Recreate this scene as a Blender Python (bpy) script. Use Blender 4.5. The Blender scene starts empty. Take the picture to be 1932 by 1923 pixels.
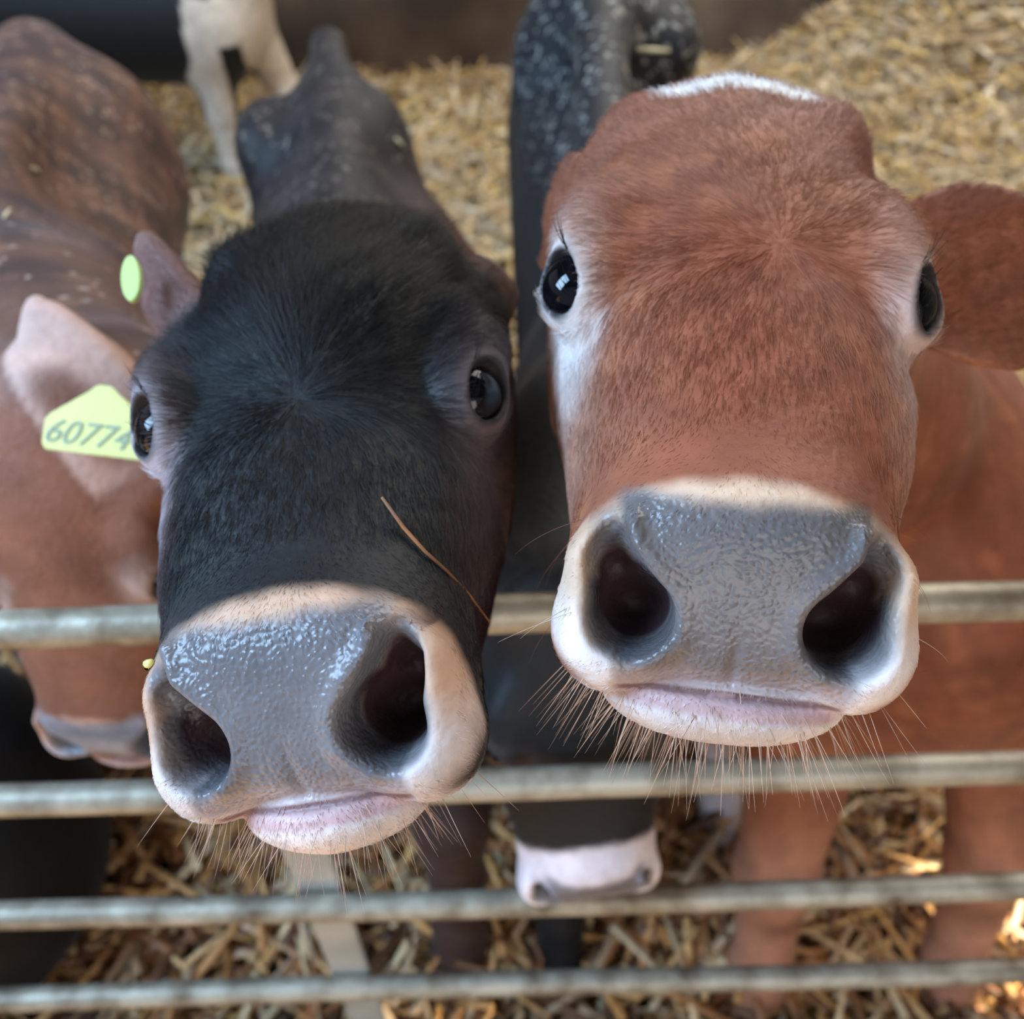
import bpy, bmesh, math, random
import numpy as np
from mathutils import Vector, Matrix
from mathutils.bvhtree import BVHTree

S = bpy.context.scene
COL = S.collection
rng = np.random.default_rng(7)
random.seed(7)

# ------------------------------------------------------------------ camera
F = 1750.0; CX, CY = 966.0, 961.5
PITCH = math.radians(43.4); ROLL = math.radians(1.7); CAMH = 1.35
_r = np.array([1.0, 0, 0]); _f = np.array([0, math.cos(PITCH), -math.sin(PITCH)]); _u = np.array([0, math.sin(PITCH), math.cos(PITCH)])
CR = _r * math.cos(ROLL) - _u * math.sin(ROLL)
CU = _u * math.cos(ROLL) + _r * math.sin(ROLL)
CF = _f
CAM = np.array([0, 0, CAMH])
CB = np.stack([CR, CU, -CF], 1)          # camera basis: right, up, towards viewer

def W(px, py, z):
    """world point seen at a pixel of the photograph, z metres in front of the camera"""
    return CAM + CR * ((px - CX) / F * z) - CU * ((py - CY) / F * z) + CF * z

cam_d = bpy.data.cameras.new('camera'); cam = bpy.data.objects.new('camera', cam_d); COL.objects.link(cam)
M = Matrix.Identity(4)
for i in range(3):
    M[i][0], M[i][1], M[i][2], M[i][3] = CR[i], CU[i], -CF[i], CAM[i]
cam.matrix_world = M
cam_d.sensor_fit = 'HORIZONTAL'; cam_d.sensor_width = 36.0; cam_d.lens = 36.0 * F / 1932.0
cam_d.clip_start = 0.01
cam_d.dof.use_dof = True; cam_d.dof.focus_distance = 0.325; cam_d.dof.aperture_fstop = 7.5
S.camera = cam

# ------------------------------------------------------------------ light
S.view_settings.view_transform = 'Standard'; S.view_settings.look = 'None'
S.view_settings.gamma = 1.0; S.view_settings.use_curve_mapping = False
S.view_settings.exposure = 0.06
S.cycles.use_denoising = True
S.cycles.max_bounces = 5; S.cycles.use_adaptive_sampling = True; S.cycles.adaptive_threshold = 0.02
world = bpy.data.worlds.new('world'); S.world = world; world.use_nodes = True
bg = world.node_tree.nodes['Background']
bg.inputs[0].default_value = (0.80, 0.88, 1.0, 1); bg.inputs[1].default_value = 0.38

def area(name, loc, target, sx, sy, power, color):
    l = bpy.data.lights.new(name, 'AREA'); l.shape = 'RECTANGLE'; l.size = sx; l.size_y = sy
    l.energy = power; l.color = color
    o = bpy.data.objects.new(name, l); COL.objects.link(o)
    o.location = loc
    o.rotation_euler = (Vector(target) - Vector(loc)).to_track_quat('-Z', 'Y').to_euler()
    return o
area('skylight_left', (-1.9, 0.1, 2.55), (0, .4, 1.0), 1.0, 1.6, 160, (0.44, 0.69, 1.0))
area('fill_front', (0.5, -2.2, 2.0), (0.1, .5, 1.0), 2.2, 1.3, 38, (1.0, 0.92, 0.84))  # added warm fill from behind the camera, not a real doorway
area('fill_back', (1.3, 3.0, 2.9), (0.9, 3.0, 0), 3.0, 2.4, 150, (1.0, 0.95, 0.86))  # added overhead lamp to brighten the back straw, not a roof window
sun = bpy.data.lights.new('sun', 'SUN'); sun.energy = 40; sun.angle = 0.02; sun.color = (1.0, 0.86, 0.62)
SUN_TO = np.array([0.80, -0.25, 0.55]); SUN_TO /= np.linalg.norm(SUN_TO)
suno = bpy.data.objects.new('sun', sun); COL.objects.link(suno)
suno.rotation_euler = Vector(-SUN_TO).to_track_quat('-Z', 'Y').to_euler()

# ------------------------------------------------------------------ materials
def lin(c):
    c = np.asarray(c, float) / 255.0
    return np.where(c <= 0.04045, c / 12.92, ((c + 0.055) / 1.055) ** 2.4)

def new_mat(name):
    m = bpy.data.materials.new(name); m.use_nodes = True
    nt = m.node_tree
    return m, nt, nt.nodes['Principled BSDF']

def noise_mat(name, c1, c2, scale=8, rough=0.8, bump=0.3, bscale=40, metal=0.0, stretch=(1, 1, 1), detail=6, c3=None, dist=0.01, lo=.35, hi=.65):
    m, nt, b = new_mat(name)
    tc = nt.nodes.new('ShaderNodeTexCoord'); mp = nt.nodes.new('ShaderNodeMapping'); mp.inputs['Scale'].default_value = stretch
    nt.links.new(tc.outputs['Object'], mp.inputs[0])
    n = nt.nodes.new('ShaderNodeTexNoise'); n.inputs['Scale'].default_value = scale; n.inputs['Detail'].default_value = detail
    nt.links.new(mp.outputs[0], n.inputs['Vector'])
    r = nt.nodes.new('ShaderNodeValToRGB'); r.color_ramp.elements[0].position = lo; r.color_ramp.elements[1].position = hi
    r.color_ramp.elements[0].color = (*lin(c1), 1); r.color_ramp.elements[1].color = (*lin(c2), 1)
    if c3 is not None:
        e = r.color_ramp.elements.new((lo + hi) / 2); e.color = (*lin(c3), 1)
    nt.links.new(n.outputs[0], r.inputs[0]); nt.links.new(r.outputs[0], b.inputs['Base Color'])
    b.inputs['Roughness'].default_value = rough; b.inputs['Metallic'].default_value = metal
    if bump:
        n2 = nt.nodes.new('ShaderNodeTexNoise'); n2.inputs['Scale'].default_value = bscale; n2.inputs['Detail'].default_value = 5
        nt.links.new(mp.outputs[0], n2.inputs['Vector'])
        bp = nt.nodes.new('ShaderNodeBump'); bp.inputs['Strength'].default_value = bump; bp.inputs['Distance'].default_value = dist
        nt.links.new(n2.outputs[0], bp.inputs['Height']); nt.links.new(bp.outputs[0], b.inputs['Normal'])
    return m

def hide_mat(name, noise_amt=0.35):
    """coat: colour and dampness come from the body's 'coat' attribute, fine streaks from noise"""
    m, nt, b = new_mat(name)
    at = nt.nodes.new('ShaderNodeAttribute'); at.attribute_name = 'coat'
    tc = nt.nodes.new('ShaderNodeTexCoord')
    n = nt.nodes.new('ShaderNodeTexNoise'); n.inputs['Scale'].default_value = 22; n.inputs['Detail'].default_value = 8; n.inputs['Roughness'].default_value = .65
    nt.links.new(tc.outputs['Object'], n.inputs['Vector'])
    mr = nt.nodes.new('ShaderNodeMapRange'); mr.inputs[1].default_value = .25; mr.inputs[2].default_value = .75
    mr.inputs[3].default_value = 1 - noise_amt; mr.inputs[4].default_value = 1 + noise_amt
    nt.links.new(n.outputs[0], mr.inputs[0])
    mx = nt.nodes.new('ShaderNodeMix'); mx.data_type = 'RGBA'; mx.blend_type = 'MULTIPLY'; mx.inputs[0].default_value = 1
    nt.links.new(at.outputs['Color'], mx.inputs[6]); nt.links.new(mr.outputs[0], mx.inputs[7])
    nt.links.new(mx.outputs[2], b.inputs['Base Color'])
    rr = nt.nodes.new('ShaderNodeMapRange'); rr.inputs[3].default_value = .62; rr.inputs[4].default_value = .30
    nt.links.new(at.outputs['Alpha'], rr.inputs[0]); nt.links.new(rr.outputs[0], b.inputs['Roughness'])
    b.inputs['Specular IOR Level'].default_value = .35
    # wet pad: pebbled skin; coat: fine hair
    v = nt.nodes.new('ShaderNodeTexVoronoi'); v.inputs['Scale'].default_value = 520; v.feature = 'SMOOTH_F1'
    nv = nt.nodes.new('ShaderNodeTexNoise'); nv.inputs['Scale'].default_value = 60; nv.inputs['Detail'].default_value = 3
    nt.links.new(tc.outputs['Object'], nv.inputs['Vector'])
    ad = nt.nodes.new('ShaderNodeVectorMath'); ad.operation = 'MULTIPLY_ADD'
    ad.inputs[1].default_value = (.007, .007, .007)
    nt.links.new(nv.outputs['Color'], ad.inputs[0]); nt.links.new(tc.outputs['Object'], ad.inputs[2])
    nt.links.new(ad.outputs[0], v.inputs['Vector'])
    hn = nt.nodes.new('ShaderNodeTexNoise'); hn.inputs['Scale'].default_value = 160; hn.inputs['Detail'].default_value = 4
    nt.links.new(tc.outputs['Object'], hn.inputs['Vector'])
    inv = nt.nodes.new('ShaderNodeMath'); inv.operation = 'MULTIPLY'; inv.inputs[1].default_value = -.55
    nt.links.new(v.outputs['Distance'], inv.inputs[0])
    hm = nt.nodes.new('ShaderNodeMix'); hm.data_type = 'FLOAT'
    nt.links.new(at.outputs['Alpha'], hm.inputs[0]); nt.links.new(hn.outputs[0], hm.inputs[2]); nt.links.new(inv.outputs[0], hm.inputs[3])
    bp = nt.nodes.new('ShaderNodeBump'); bp.inputs['Strength'].default_value = .75; bp.inputs['Distance'].default_value = .0016
    nt.links.new(hm.outputs[0], bp.inputs['Height']); nt.links.new(bp.outputs[0], b.inputs['Normal'])
    b.inputs['Sheen Weight'].default_value = .07; b.inputs['Sheen Roughness'].default_value = .35
    return m

def hair_mat(name):
    m, nt, b = new_mat(name)
    at = nt.nodes.new('ShaderNodeAttribute'); at.attribute_name = 'tint'
    nt.links.new(at.outputs['Color'], b.inputs['Base Color'])
    b.inputs['Roughness'].default_value = .45; b.inputs['Specular IOR Level'].default_value = .28
    return m

def plain(name, c, rough=.5, metal=0., spec=.5):
    m, nt, b = new_mat(name)
    b.inputs['Base Color'].default_value = (*lin(c), 1); b.inputs['Roughness'].default_value = rough
    b.inputs['Metallic'].default_value = metal; b.inputs['Specular IOR Level'].default_value = spec
    return m

M_HIDE = hide_mat('calf_coat'); M_HAIR = hair_mat('calf_hair')
M_EYE = plain('eye_cornea', (5, 6, 10), .03, spec=.36)

# ------------------------------------------------------------------ object helpers
def tag(o, label, cat, group=None, kind=None):
    if label: o['label'] = label
    if cat: o['category'] = cat
    if group: o['group'] = group
    if kind: o['kind'] = kind
    return o

def link(name, me, mat=None, parent=None):
    o = bpy.data.objects.new(name, me); COL.objects.link(o)
    if mat: me.materials.append(mat)
    if parent: o.parent = parent
    return o

def np_mesh(name, V, Q, smooth=True):
    me = bpy.data.meshes.new(name)
    me.from_pydata(np.asarray(V).tolist(), [], np.asarray(Q).tolist()); me.update()
    if smooth:
        me.polygons.foreach_set('use_smooth', np.ones(len(me.polygons), bool))
    return me

def box_mesh(name, lo, hi, bevel=0.0):
    bm = bmesh.new(); bmesh.ops.create_cube(bm, size=1)
    lo, hi = Vector(lo), Vector(hi)
    for v in bm.verts:
        v.co = Vector([(lo[i] + hi[i]) / 2 + v.co[i] * (hi[i] - lo[i]) for i in range(3)])
    if bevel:
        bmesh.ops.bevel(bm, geom=bm.edges[:], offset=bevel, segments=2, affect='EDGES')
    me = bpy.data.meshes.new(name); bm.to_mesh(me); bm.free(); return me

def tube_mesh(name, pts, rads, seg=12, cap=True):
    pts = [np.array(p, float) for p in pts]; V = []; Q = []
    for i, p in enumerate(pts):
        a = pts[max(i - 1, 0)]; b = pts[min(i + 1, len(pts) - 1)]
        t = (b - a) / np.linalg.norm(b - a)
        up = np.array([0, 0, 1.]) if abs(t[2]) < .9 else np.array([1., 0, 0])
        s = np.cross(t, up); s /= np.linalg.norm(s); w = np.cross(s, t)
        for k in range(seg):
            an = 2 * math.pi * k / seg
            V.append(p + rads[i] * (math.cos(an) * s + math.sin(an) * w))
    for i in range(len(pts) - 1):
        for k in range(seg):
            a = i * seg + k; b = i * seg + (k + 1) % seg
            Q.append((a, b, b + seg, a + seg))
    if cap:
        Q.append(tuple(range(seg))[::-1]); Q.append(tuple(range(len(V) - seg, len(V))))
    me = bpy.data.meshes.new(name); me.from_pydata([tuple(v) for v in V], [], Q); me.update()
    me.polygons.foreach_set('use_smooth', np.ones(len(me.polygons), bool))
    return me

# ------------------------------------------------------------------ signed distance modelling
def smin(a, b, k):
    h = np.maximum(k - np.abs(a - b), 0.0) / k
    return np.minimum(a, b) - h * h * k * 0.25
def smax(a, b, k): return -smin(-a, -b, k)
def ell(p, c, r):
    r = np.asarray(r, float); q = (p - np.asarray(c)) / r
    k0 = np.sqrt((q * q).sum(1)) + 1e-9; q2 = q / r
    k1 = np.sqrt((q2 * q2).sum(1)) + 1e-9
    return k0 * (k0 - 1) / k1
def cone(p, a, b, ra, rb):
    """capsule whose radius runs from ra to rb"""
    a = np.asarray(a, float); b = np.asarray(b, float); d = b - a
    t = np.clip(((p - a) @ d) / (d @ d), 0, 1)
    q = p - a - t[:, None] * d
    return np.sqrt((q * q).sum(1)) - (ra + (rb - ra) * t)
def sst(x, a, b):
    t = np.clip((x - a) / (b - a), 0, 1); return t * t * (3 - 2 * t)

TH = 0.70
OM = np.array([0, 15.5, 0.0]); MN = np.array([0, math.cos(TH), math.sin(TH)]); MV = np.array([0, -math.sin(TH), math.cos(TH)])
LY = np.array([-15., -13, -10, -5, 0, 4, 8, 11, 15])
LW = np.array([4.2, 5.8, 7.2, 7.8, 7.7, 7.5, 6.8, 6.0, 5.3])
LT = np.array([-.5, 1.3, 3.0, 3.6, 3.4, 2.9, 2.4, 2.2, 1.8])
LB = np.array([-8., -9, -10.5, -12, -12, -11, -9.5, -8.5, -7.5])

def muz(p, o):
    """muzzle coordinates: x, v (up the nose pad), n (out of the nose pad)"""
    q = p - OM
    th = o.get('th', TH); mv = np.array([0, -math.sin(th), math.cos(th)]); mn = np.array([0, math.cos(th), math.sin(th)])
    x = q[:, 0] - o.get('mx', 0.0); v = q @ mv; n = q @ mn
    tw = o.get('twist', 0.0)
    if tw: x, v = x * math.cos(tw) - v * math.sin(tw), x * math.sin(tw) + v * math.cos(tw)
    yw = o.get('yaw', 0.0)
    if yw: x, n = x * math.cos(yw) - (n + 3) * math.sin(yw), (n + 3) * math.cos(yw) + x * math.sin(yw) - 3
    return x, v, n

EYE_C = np.array([6.6, 0.6, 0.8]); EYE_R = 1.75
EYE_O = np.array([.70, .34, .62]); EYE_O /= np.linalg.norm(EYE_O)
_t = np.array([-.12, 1.0, -.25]); _t -= (_t @ EYE_O) * EYE_O; EYE_T = _t / np.linalg.norm(_t); EYE_B = np.cross(EYE_O, EYE_T)

def ear_frame(e):
    a = np.array(e['axis'], float); a /= np.linalg.norm(a)
    c = np.array(e['face'], float); c -= (c @ a) * a; c /= np.linalg.norm(c)
    return a, np.cross(c, a), c

def head_sdf(p, o):
    if o.get('skew'):
        p = p.copy(); p[:, 0] += o['skew'] * np.exp(-((p[:, 1] - 6) / 4.5) ** 2)
    ax = np.abs(p[:, 0]); pm = np.stack([ax, p[:, 1], p[:, 2]], 1); y = p[:, 1]
    w = np.interp(y, LY, LW); t = np.interp(y, LY, LT); bt = np.interp(y, LY, LB)
    zc = (t + bt) / 2; hh = (t - bt) / 2; z = p[:, 2] - zc
    e = 2.5
    d = ((((ax / w) ** e + (np.abs(z) / hh) ** e) ** (1 / e)) - 1) * np.minimum(w, hh)
    d = smax(d, y - 13.6, 2.5); d = smax(d, -14 - y, 4.0)
    d *= .9
    d = smin(d, ell(pm, (0, -5.5, .3), (6.3, 7.5, 3.6 + o.get('dome', .2))), 1.5)
    d = smin(d, ell(pm, (6.1 + o.get('brow', 0), -2.4, 1.7 - .5 * o.get('brow', 0)), (1.9, 3.2, 1.7)), 1.8)         # brow
    d = smin(d, ell(pm, (5.4, -4.0, -6.5), (2.4, 6.5, 5.0)), 2.5)        # cheek
    d = smin(d, ell(pm, (0, -12.6, 1.4), (4.2, 2.6, 2.0)), 2.0)          # poll
    d = smin(d, ell(pm, (4.8, -10.8, 1.6), (1.5, 1.7, 1.4)), 2.2)        # horn bud
    # temple hollow between brow and crown
    d = smax(d, -ell(pm, (9.2, -6.8, 2.4), (2.0, 2.4, 1.8)), 2.0)
    # lower jaw
    d = smin(d, cone(pm, (0, 11.5, -6.6), (0, -4, -9.5), 2.6, 4.6), 2.0)
    # bridge hollow in front of the eyes
    d = smax(d, -ell(pm, (8.3, 5.0, 4.2), (2.2, 4.0, 1.9)), 2.2)
    # eyelids
    d = smin(d, ell(pm, EYE_C, (1.9, 2.1, 1.95)), 1.0)
    q = pm - (EYE_C + EYE_O * 1.85)
    qe = np.stack([q @ EYE_T, q @ EYE_B, q @ EYE_O], 1)
    d = smax(d, -ell(qe, (0, 0, 0), (1.5, 1.1, 1.6)), .2)
    # ---- muzzle
    x, v, n = muz(p, o); mxa = np.abs(x)
    ws = 5.85 - .12 * (v + 1.2) - .035 * (v + 1.2) ** 2
    ws = np.maximum(ws, 2.5)
    q = np.stack([mxa * 5.85 / ws, v - .25, n + 3.1], 1)
    e = 3.0
    k = ((q[:, 0] / 5.85) ** e + (np.abs(q[:, 1]) / 4.0) ** e + (np.abs(q[:, 2]) / 3.6) ** e) ** (1 / e)
    mb = (k - 1) * 3.6
    mm = np.stack([mxa, v, n], 1)
    mb = smin(mb, ell(mm, (4.3, -2.2, -1.9), (1.9, 1.9, 2.3)), 1.2)      # hanging upper lip
    mb = mb + .10 * np.exp(-(x / .22) ** 2) * sst(-v, .2, 2.0) * sst(n, -1.5, 0)   # philtrum
    # nostrils with a raised inner rim
    rim = [(3.0, -1.95), (2.15, -1.2), (2.1, -.1), (2.75, .95), (3.75, 1.75), (4.0, 2.9)]
    rd = None
    for i_, ((x0, v0), (x1, v1)) in enumerate(zip(rim[:-1], rim[1:])):
        c = cone(mm, (x0, v0, .14), (x1, v1, .14 if i_ < 4 else -.15), .34, .34 if i_ < 4 else .14); rd = c if rd is None else np.minimum(rd, c)
    mb = smin(mb, rd, .7)
    mb = smin(mb, cone(mm, (5.05, .9, -1.2), (4.9, -1.4, -1.2), .8, .9), 1.4)   # outer wing
    nd = cone(mm, (3.6, -.55, 1.2), (3.3, -.6, -4.5), 1.5, 1.1)
    nd = smin(nd, cone(mm, (4.3, .75, .8), (3.9, .5, -3.5), 1.12, .85), .6)
    nd = smin(nd, cone(mm, (4.55, .9, .35), (4.42, 2.9, .2), .74, .30), .4)
    nd = smin(nd, cone(mm, (4.65, 1.3, -.8), (4.5, 2.2, -1.0), .62, .30), .5)
    nd = smin(nd, cone(mm, (4.1, -.9, .9), (3.4, -1.1, -1.5), 1.2, .9), .6)
    nd = smin(nd, cone(mm, (4.5, 1.5, .5), (3.9, .9, -3.0), .62, .55), .5)
    nd = smin(nd, cone(mm, (4.45, 2.3, .3), (4.1, 1.6, -1.6), .42, .4), .4)
    mb = smax(mb, -nd, .45)
    d = smin(d, mb, 1.4)
    # lower lip and chin, left with a crease against the upper lip
    lip = ell(mm, (o.get('lipx', .0), -4.1, -2.3), (4.2, 1.75, 2.6))
    lip = smin(lip, cone(p, (0, 10.0, -6.6), (0, 4.0, -8.0), 2.5, 3.4), 2.2)
    d = smin(d, lip, .22)
    gx = (x - o.get('lipx', .0))
    gv = -3.35 - .012 * gx * gx + o.get('lipslope', 0) * gx
    gr = np.sqrt((v - gv) ** 2 * 1.0 + (n - .15) ** 2 * .16) - .16
    gr = np.maximum(gr, mxa - 4.0)
    d = smax(d, -gr, .22)
    # ears
    for e_ in o['ears']:
        a, b, c = ear_frame(e_); q = p - np.array(e_['base'], float)
        L, Wd = e_.get('len', 12.5), e_.get('wid', 4.4)
        s = q @ a; bb = q @ b; cc = q @ c
        cc = cc - e_.get('cup', .09) * bb * bb + .016 * e_.get('curl', 1) * s * s
        k = ((s - L * .5) / (L * .52))
        wl = Wd * (1 - .25 * k)
        dd = ell(np.stack([(s - L * .5), bb * Wd / np.maximum(wl, 1), cc], 1), (0, 0, 0), (L * .52, Wd, .95)) * .7
        dd = smin(dd, cone(p, np.array(e_['base']) - a * 1.5, np.array(e_['base']) + a * 2.5, 2.0, 1.3), 1.5)
        d = smin(d, dd, 1.2)
    return d

class Calf:
    def __init__(s, name, h=.004):
        s.name = name; s.h = h; s.prims = []; s.head = None; s.kbody = .05
    def set_head(s, R, T, opt, scale=1.0):
        """R: columns = head axes in camera coordinates; T: head origin in camera coordinates"""
        R = np.array(R)
        for e in opt['ears']:
            if 'caxis' in e: e['axis'] = R.T @ np.array(e['caxis'])
            if 'cface' in e: e['face'] = R.T @ np.array(e['cface'])
        s.R = CB @ R; s.O = CAM + CB @ np.array(T); s.head = opt; s.sc = scale * .01
    def loc(s, P): return ((P - s.O) @ s.R) / s.sc
    def wld(s, q): return s.O + (np.asarray(q) * s.sc) @ s.R.T
    def sdf(s, P):
        d = np.full(len(P), 1e3)
        for pr in s.prims:
            if pr[0] == 'c': c = cone(P, *pr[1:5])
            else: c = ell(P, *pr[1:3])
            d = smin(d, c, pr[5] if pr[0] == 'c' else pr[3])
        if s.head is not None:
            q = P - s.wld((0, 0, -3)); far = np.sqrt((q * q).sum(1)) > 34 * s.sc
            m = ~far
            hd = np.sqrt((q * q).sum(1)) - 20 * s.sc
            if m.any(): hd[m] = head_sdf(s.loc(P[m]), s.head) * s.sc
            d = smin(d, hd, .035)
        return d

def surface_net(sdf, lo, hi, h):
    H = h * 8
    lo = np.array(lo); n = np.ceil((np.array(hi) - lo) / H).astype(int)
    g = np.stack(np.meshgrid(*[np.arange(k) for k in n], indexing='ij'), -1).reshape(-1, 3)
    sz = H
    while True:
        d = sdf(lo + (g + .5) * sz)
        g = g[np.abs(d) < sz * (1.9 if sz > h * 1.5 else 1.5)]
        if sz <= h * 1.01: break
        off = np.array([(i, j, k) for i in (0, 1) for j in (0, 1) for k in (0, 1)])
        g = (g[:, None, :] * 2 + off[None]).reshape(-1, 3); sz /= 2
    K = 1 << 20
    def key(c): return (c[:, 0].astype(np.int64) * K + c[:, 1]) * K + c[:, 2]
    off = np.array([(i, j, k) for i in (0, 1) for j in (0, 1) for k in (0, 1)])
    cor = (g[:, None, :] + off[None]); ck = key(cor.reshape(-1, 3))
    uk, inv = np.unique(ck, return_inverse=True)
    uc = np.stack([uk // (K * K), (uk // K) % K, uk % K], 1)
    dv = sdf(lo + uc * h); D = dv[inv].reshape(-1, 8)
    act = (D.min(1) < 0) & (D.max(1) >= 0)
    g = g[act]; D = D[act]
    edges = [(0, 1), (2, 3), (4, 5), (6, 7), (0, 2), (1, 3), (4, 6), (5, 7), (0, 4), (1, 5), (2, 6), (3, 7)]
    acc = np.zeros((len(g), 3)); cnt = np.zeros(len(g))
    for a, b in edges:
        m = (D[:, a] < 0) != (D[:, b] < 0)
        t = np.where(m, D[:, a] / np.where(m, D[:, a] - D[:, b], 1), 0)
        pnt = off[a] + t[:, None] * (off[b] - off[a]); acc += pnt * m[:, None]; cnt += m
    V = lo + (g + acc / cnt[:, None]) * h
    gk = key(g); order = np.argsort(gk); sk = gk[order]
    def find(c):
        kk = key(c); i = np.searchsorted(sk, kk); i = np.clip(i, 0, len(sk) - 1)
        return np.where(sk[i] == kk, order[i], -1)
    Q = []
    for ax in range(3):
        b1 = np.zeros(3, int); b1[(ax + 1) % 3] = 1; b2 = np.zeros(3, int); b2[(ax + 2) % 3] = 1
        ca = 0; cb = {0: 4, 1: 2, 2: 1}[ax]
        m = (D[:, ca] < 0) != (D[:, cb] < 0)
        c = g[m]; i0 = np.nonzero(m)[0]
        i1 = find(c - b1); i2 = find(c - b1 - b2); i3 = find(c - b2)
        ok = (i1 >= 0) & (i2 >= 0) & (i3 >= 0)
        inside = D[m][:, ca] < 0
        q = np.stack([i0, i1, i2, i3], 1)
        q = np.where(inside[:, None], q, q[:, ::-1])
        Q.append(q[ok])
    return V, np.concatenate(Q)

def newton(sdf, V, it=2, e=2e-4, cap=.004):
    for _ in range(it):
        d = sdf(V); G = np.stack([sdf(V + np.eye(3)[i] * e) - d for i in range(3)], 1) / e
        L = (G * G).sum(1) + 1e-6
        st = np.clip(d / L, -cap, cap)[:, None] * G
        V = V - st
    return V

def largest(V, Q):
    """keep the biggest connected piece"""
    par = np.arange(len(V))
    for _ in range(200):
        m = par[Q].min(1); new = par.copy(); np.minimum.at(new, Q.ravel(), np.repeat(m, 4)); new = new[new]
        if (new == par).all(): break
        par = new
    u, c = np.unique(par, return_counts=True); r = u[c.argmax()]
    keep = par == r; idx = np.cumsum(keep) - 1
    return V[keep], idx[Q[keep[Q].all(1)]]

def build_calf(c, color, label, lo, hi, refine=(), group=None):
    V, Q = surface_net(c.sdf, lo, hi, c.h)
    V, Q = largest(V, Q)
    V = newton(c.sdf, V, 1)
    me = np_mesh('calf', V, Q)
    if refine:
        bm = bmesh.new(); bm.from_mesh(me)
        for fn in refine:
            bm.verts.ensure_lookup_table()
            P = np.array([v.co for v in bm.verts]); mk = fn(c.loc(P))
            es = [e for e in bm.edges if mk[e.verts[0].index] and mk[e.verts[1].index]]
            bmesh.ops.subdivide_edges(bm, edges=es, cuts=1, use_grid_fill=True)
            bm.verts.index_update()
        bm.to_mesh(me); bm.free()
        P = np.empty(len(me.vertices) * 3); me.vertices.foreach_get('co', P); P = P.reshape(-1, 3)
        P = newton(c.sdf, P, 2, e=1e-4, cap=.0015)
        me.vertices.foreach_set('co', P.ravel()); me.update()
        me.polygons.foreach_set('use_smooth', np.ones(len(me.polygons), bool))
    P = np.empty(len(me.vertices) * 3); me.vertices.foreach_get('co', P); P = P.reshape(-1, 3)
    col = color(c, P)
    at = me.color_attributes.new('coat', 'FLOAT_COLOR', 'POINT'); at.data.foreach_set('color', col.astype(np.float32).ravel())
    o = link('calf', me, M_HIDE)
    tag(o, label, 'calf', group)
    c.obj = o; c.color = color
    print('calf', label, len(P), flush=True)
    return o

def add_eyes(c, sides=(1, -1), lashes=True, lab=None):
    for sd in sides:
        bm = bmesh.new(); bmesh.ops.create_uvsphere(bm, u_segments=40, v_segments=24, radius=EYE_R * c.sc * .97)
        me = bpy.data.meshes.new('eye'); bm.to_mesh(me); bm.free()
        me.polygons.foreach_set('use_smooth', np.ones(len(me.polygons), bool))
        e = link('eye', me, M_EYE, c.obj); e.location = c.wld(EYE_C * np.array([sd, 1, 1]))
        if lashes:
            n = 18; G = []; 
            for i in range(n):
                an = math.radians(random.uniform(-60, 60) + 90)     # upper lid arc
                q = EYE_C + EYE_O * 1.55 + EYE_T * math.cos(an) * 1.35 + EYE_B * -1.2 * abs(math.sin(an)) * 0
                up = np.array([0, -.25, 1.0]); up -= (up @ EYE_O) * EYE_O; up /= np.linalg.norm(up)
                q = EYE_C + EYE_O * 1.35 + EYE_T * math.cos(an) * 1.45 + up * 1.12 * math.sin(an)
                dr = EYE_O * 1.3 + EYE_T * math.cos(an) * .6 + up * random.uniform(.2, .8) + np.array([random.uniform(-.15, .15) for _ in range(3)])
                dr /= np.linalg.norm(dr); L = random.uniform(.7, 1.5)
                pts = []
                for k in range(5):
                    t = k / 4; pts.append(q + dr * L * t + up * .35 * t * t)
                G.append(np.array([c.wld(pt * np.array([sd, 1, 1])) for pt in pts]))
            hair_obj('eyelashes', np.array(G), .00016, np.tile(lin((18, 14, 14)), (n, 1)), c.obj, taper=.3)

def hair_obj(name, P, rad, colr, parent, taper=.15):
    """P: (hairs, points, 3) world positions"""
    n, k, _ = P.shape
    hc = bpy.data.hair_curves.new(name); hc.add_curves([k] * n)
    hc.position_data.foreach_set('vector', P.astype(np.float32).ravel())
    r = np.broadcast_to(np.asarray(rad, float).reshape(-1, 1), (n, 1)) * np.linspace(1, taper, k)[None]
    a = hc.attributes.get('radius') or hc.attributes.new('radius', 'FLOAT', 'POINT'); a.data.foreach_set('value', r.astype(np.float32).ravel())
    a = hc.attributes.new('tint', 'FLOAT_COLOR', 'CURVE')
    a.data.foreach_set('color', np.c_[colr, np.ones(n)].astype(np.float32).ravel())
    hc.materials.append(M_HAIR)
    o = bpy.data.objects.new(name, hc); COL.objects.link(o); o.parent = parent
    return o

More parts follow.
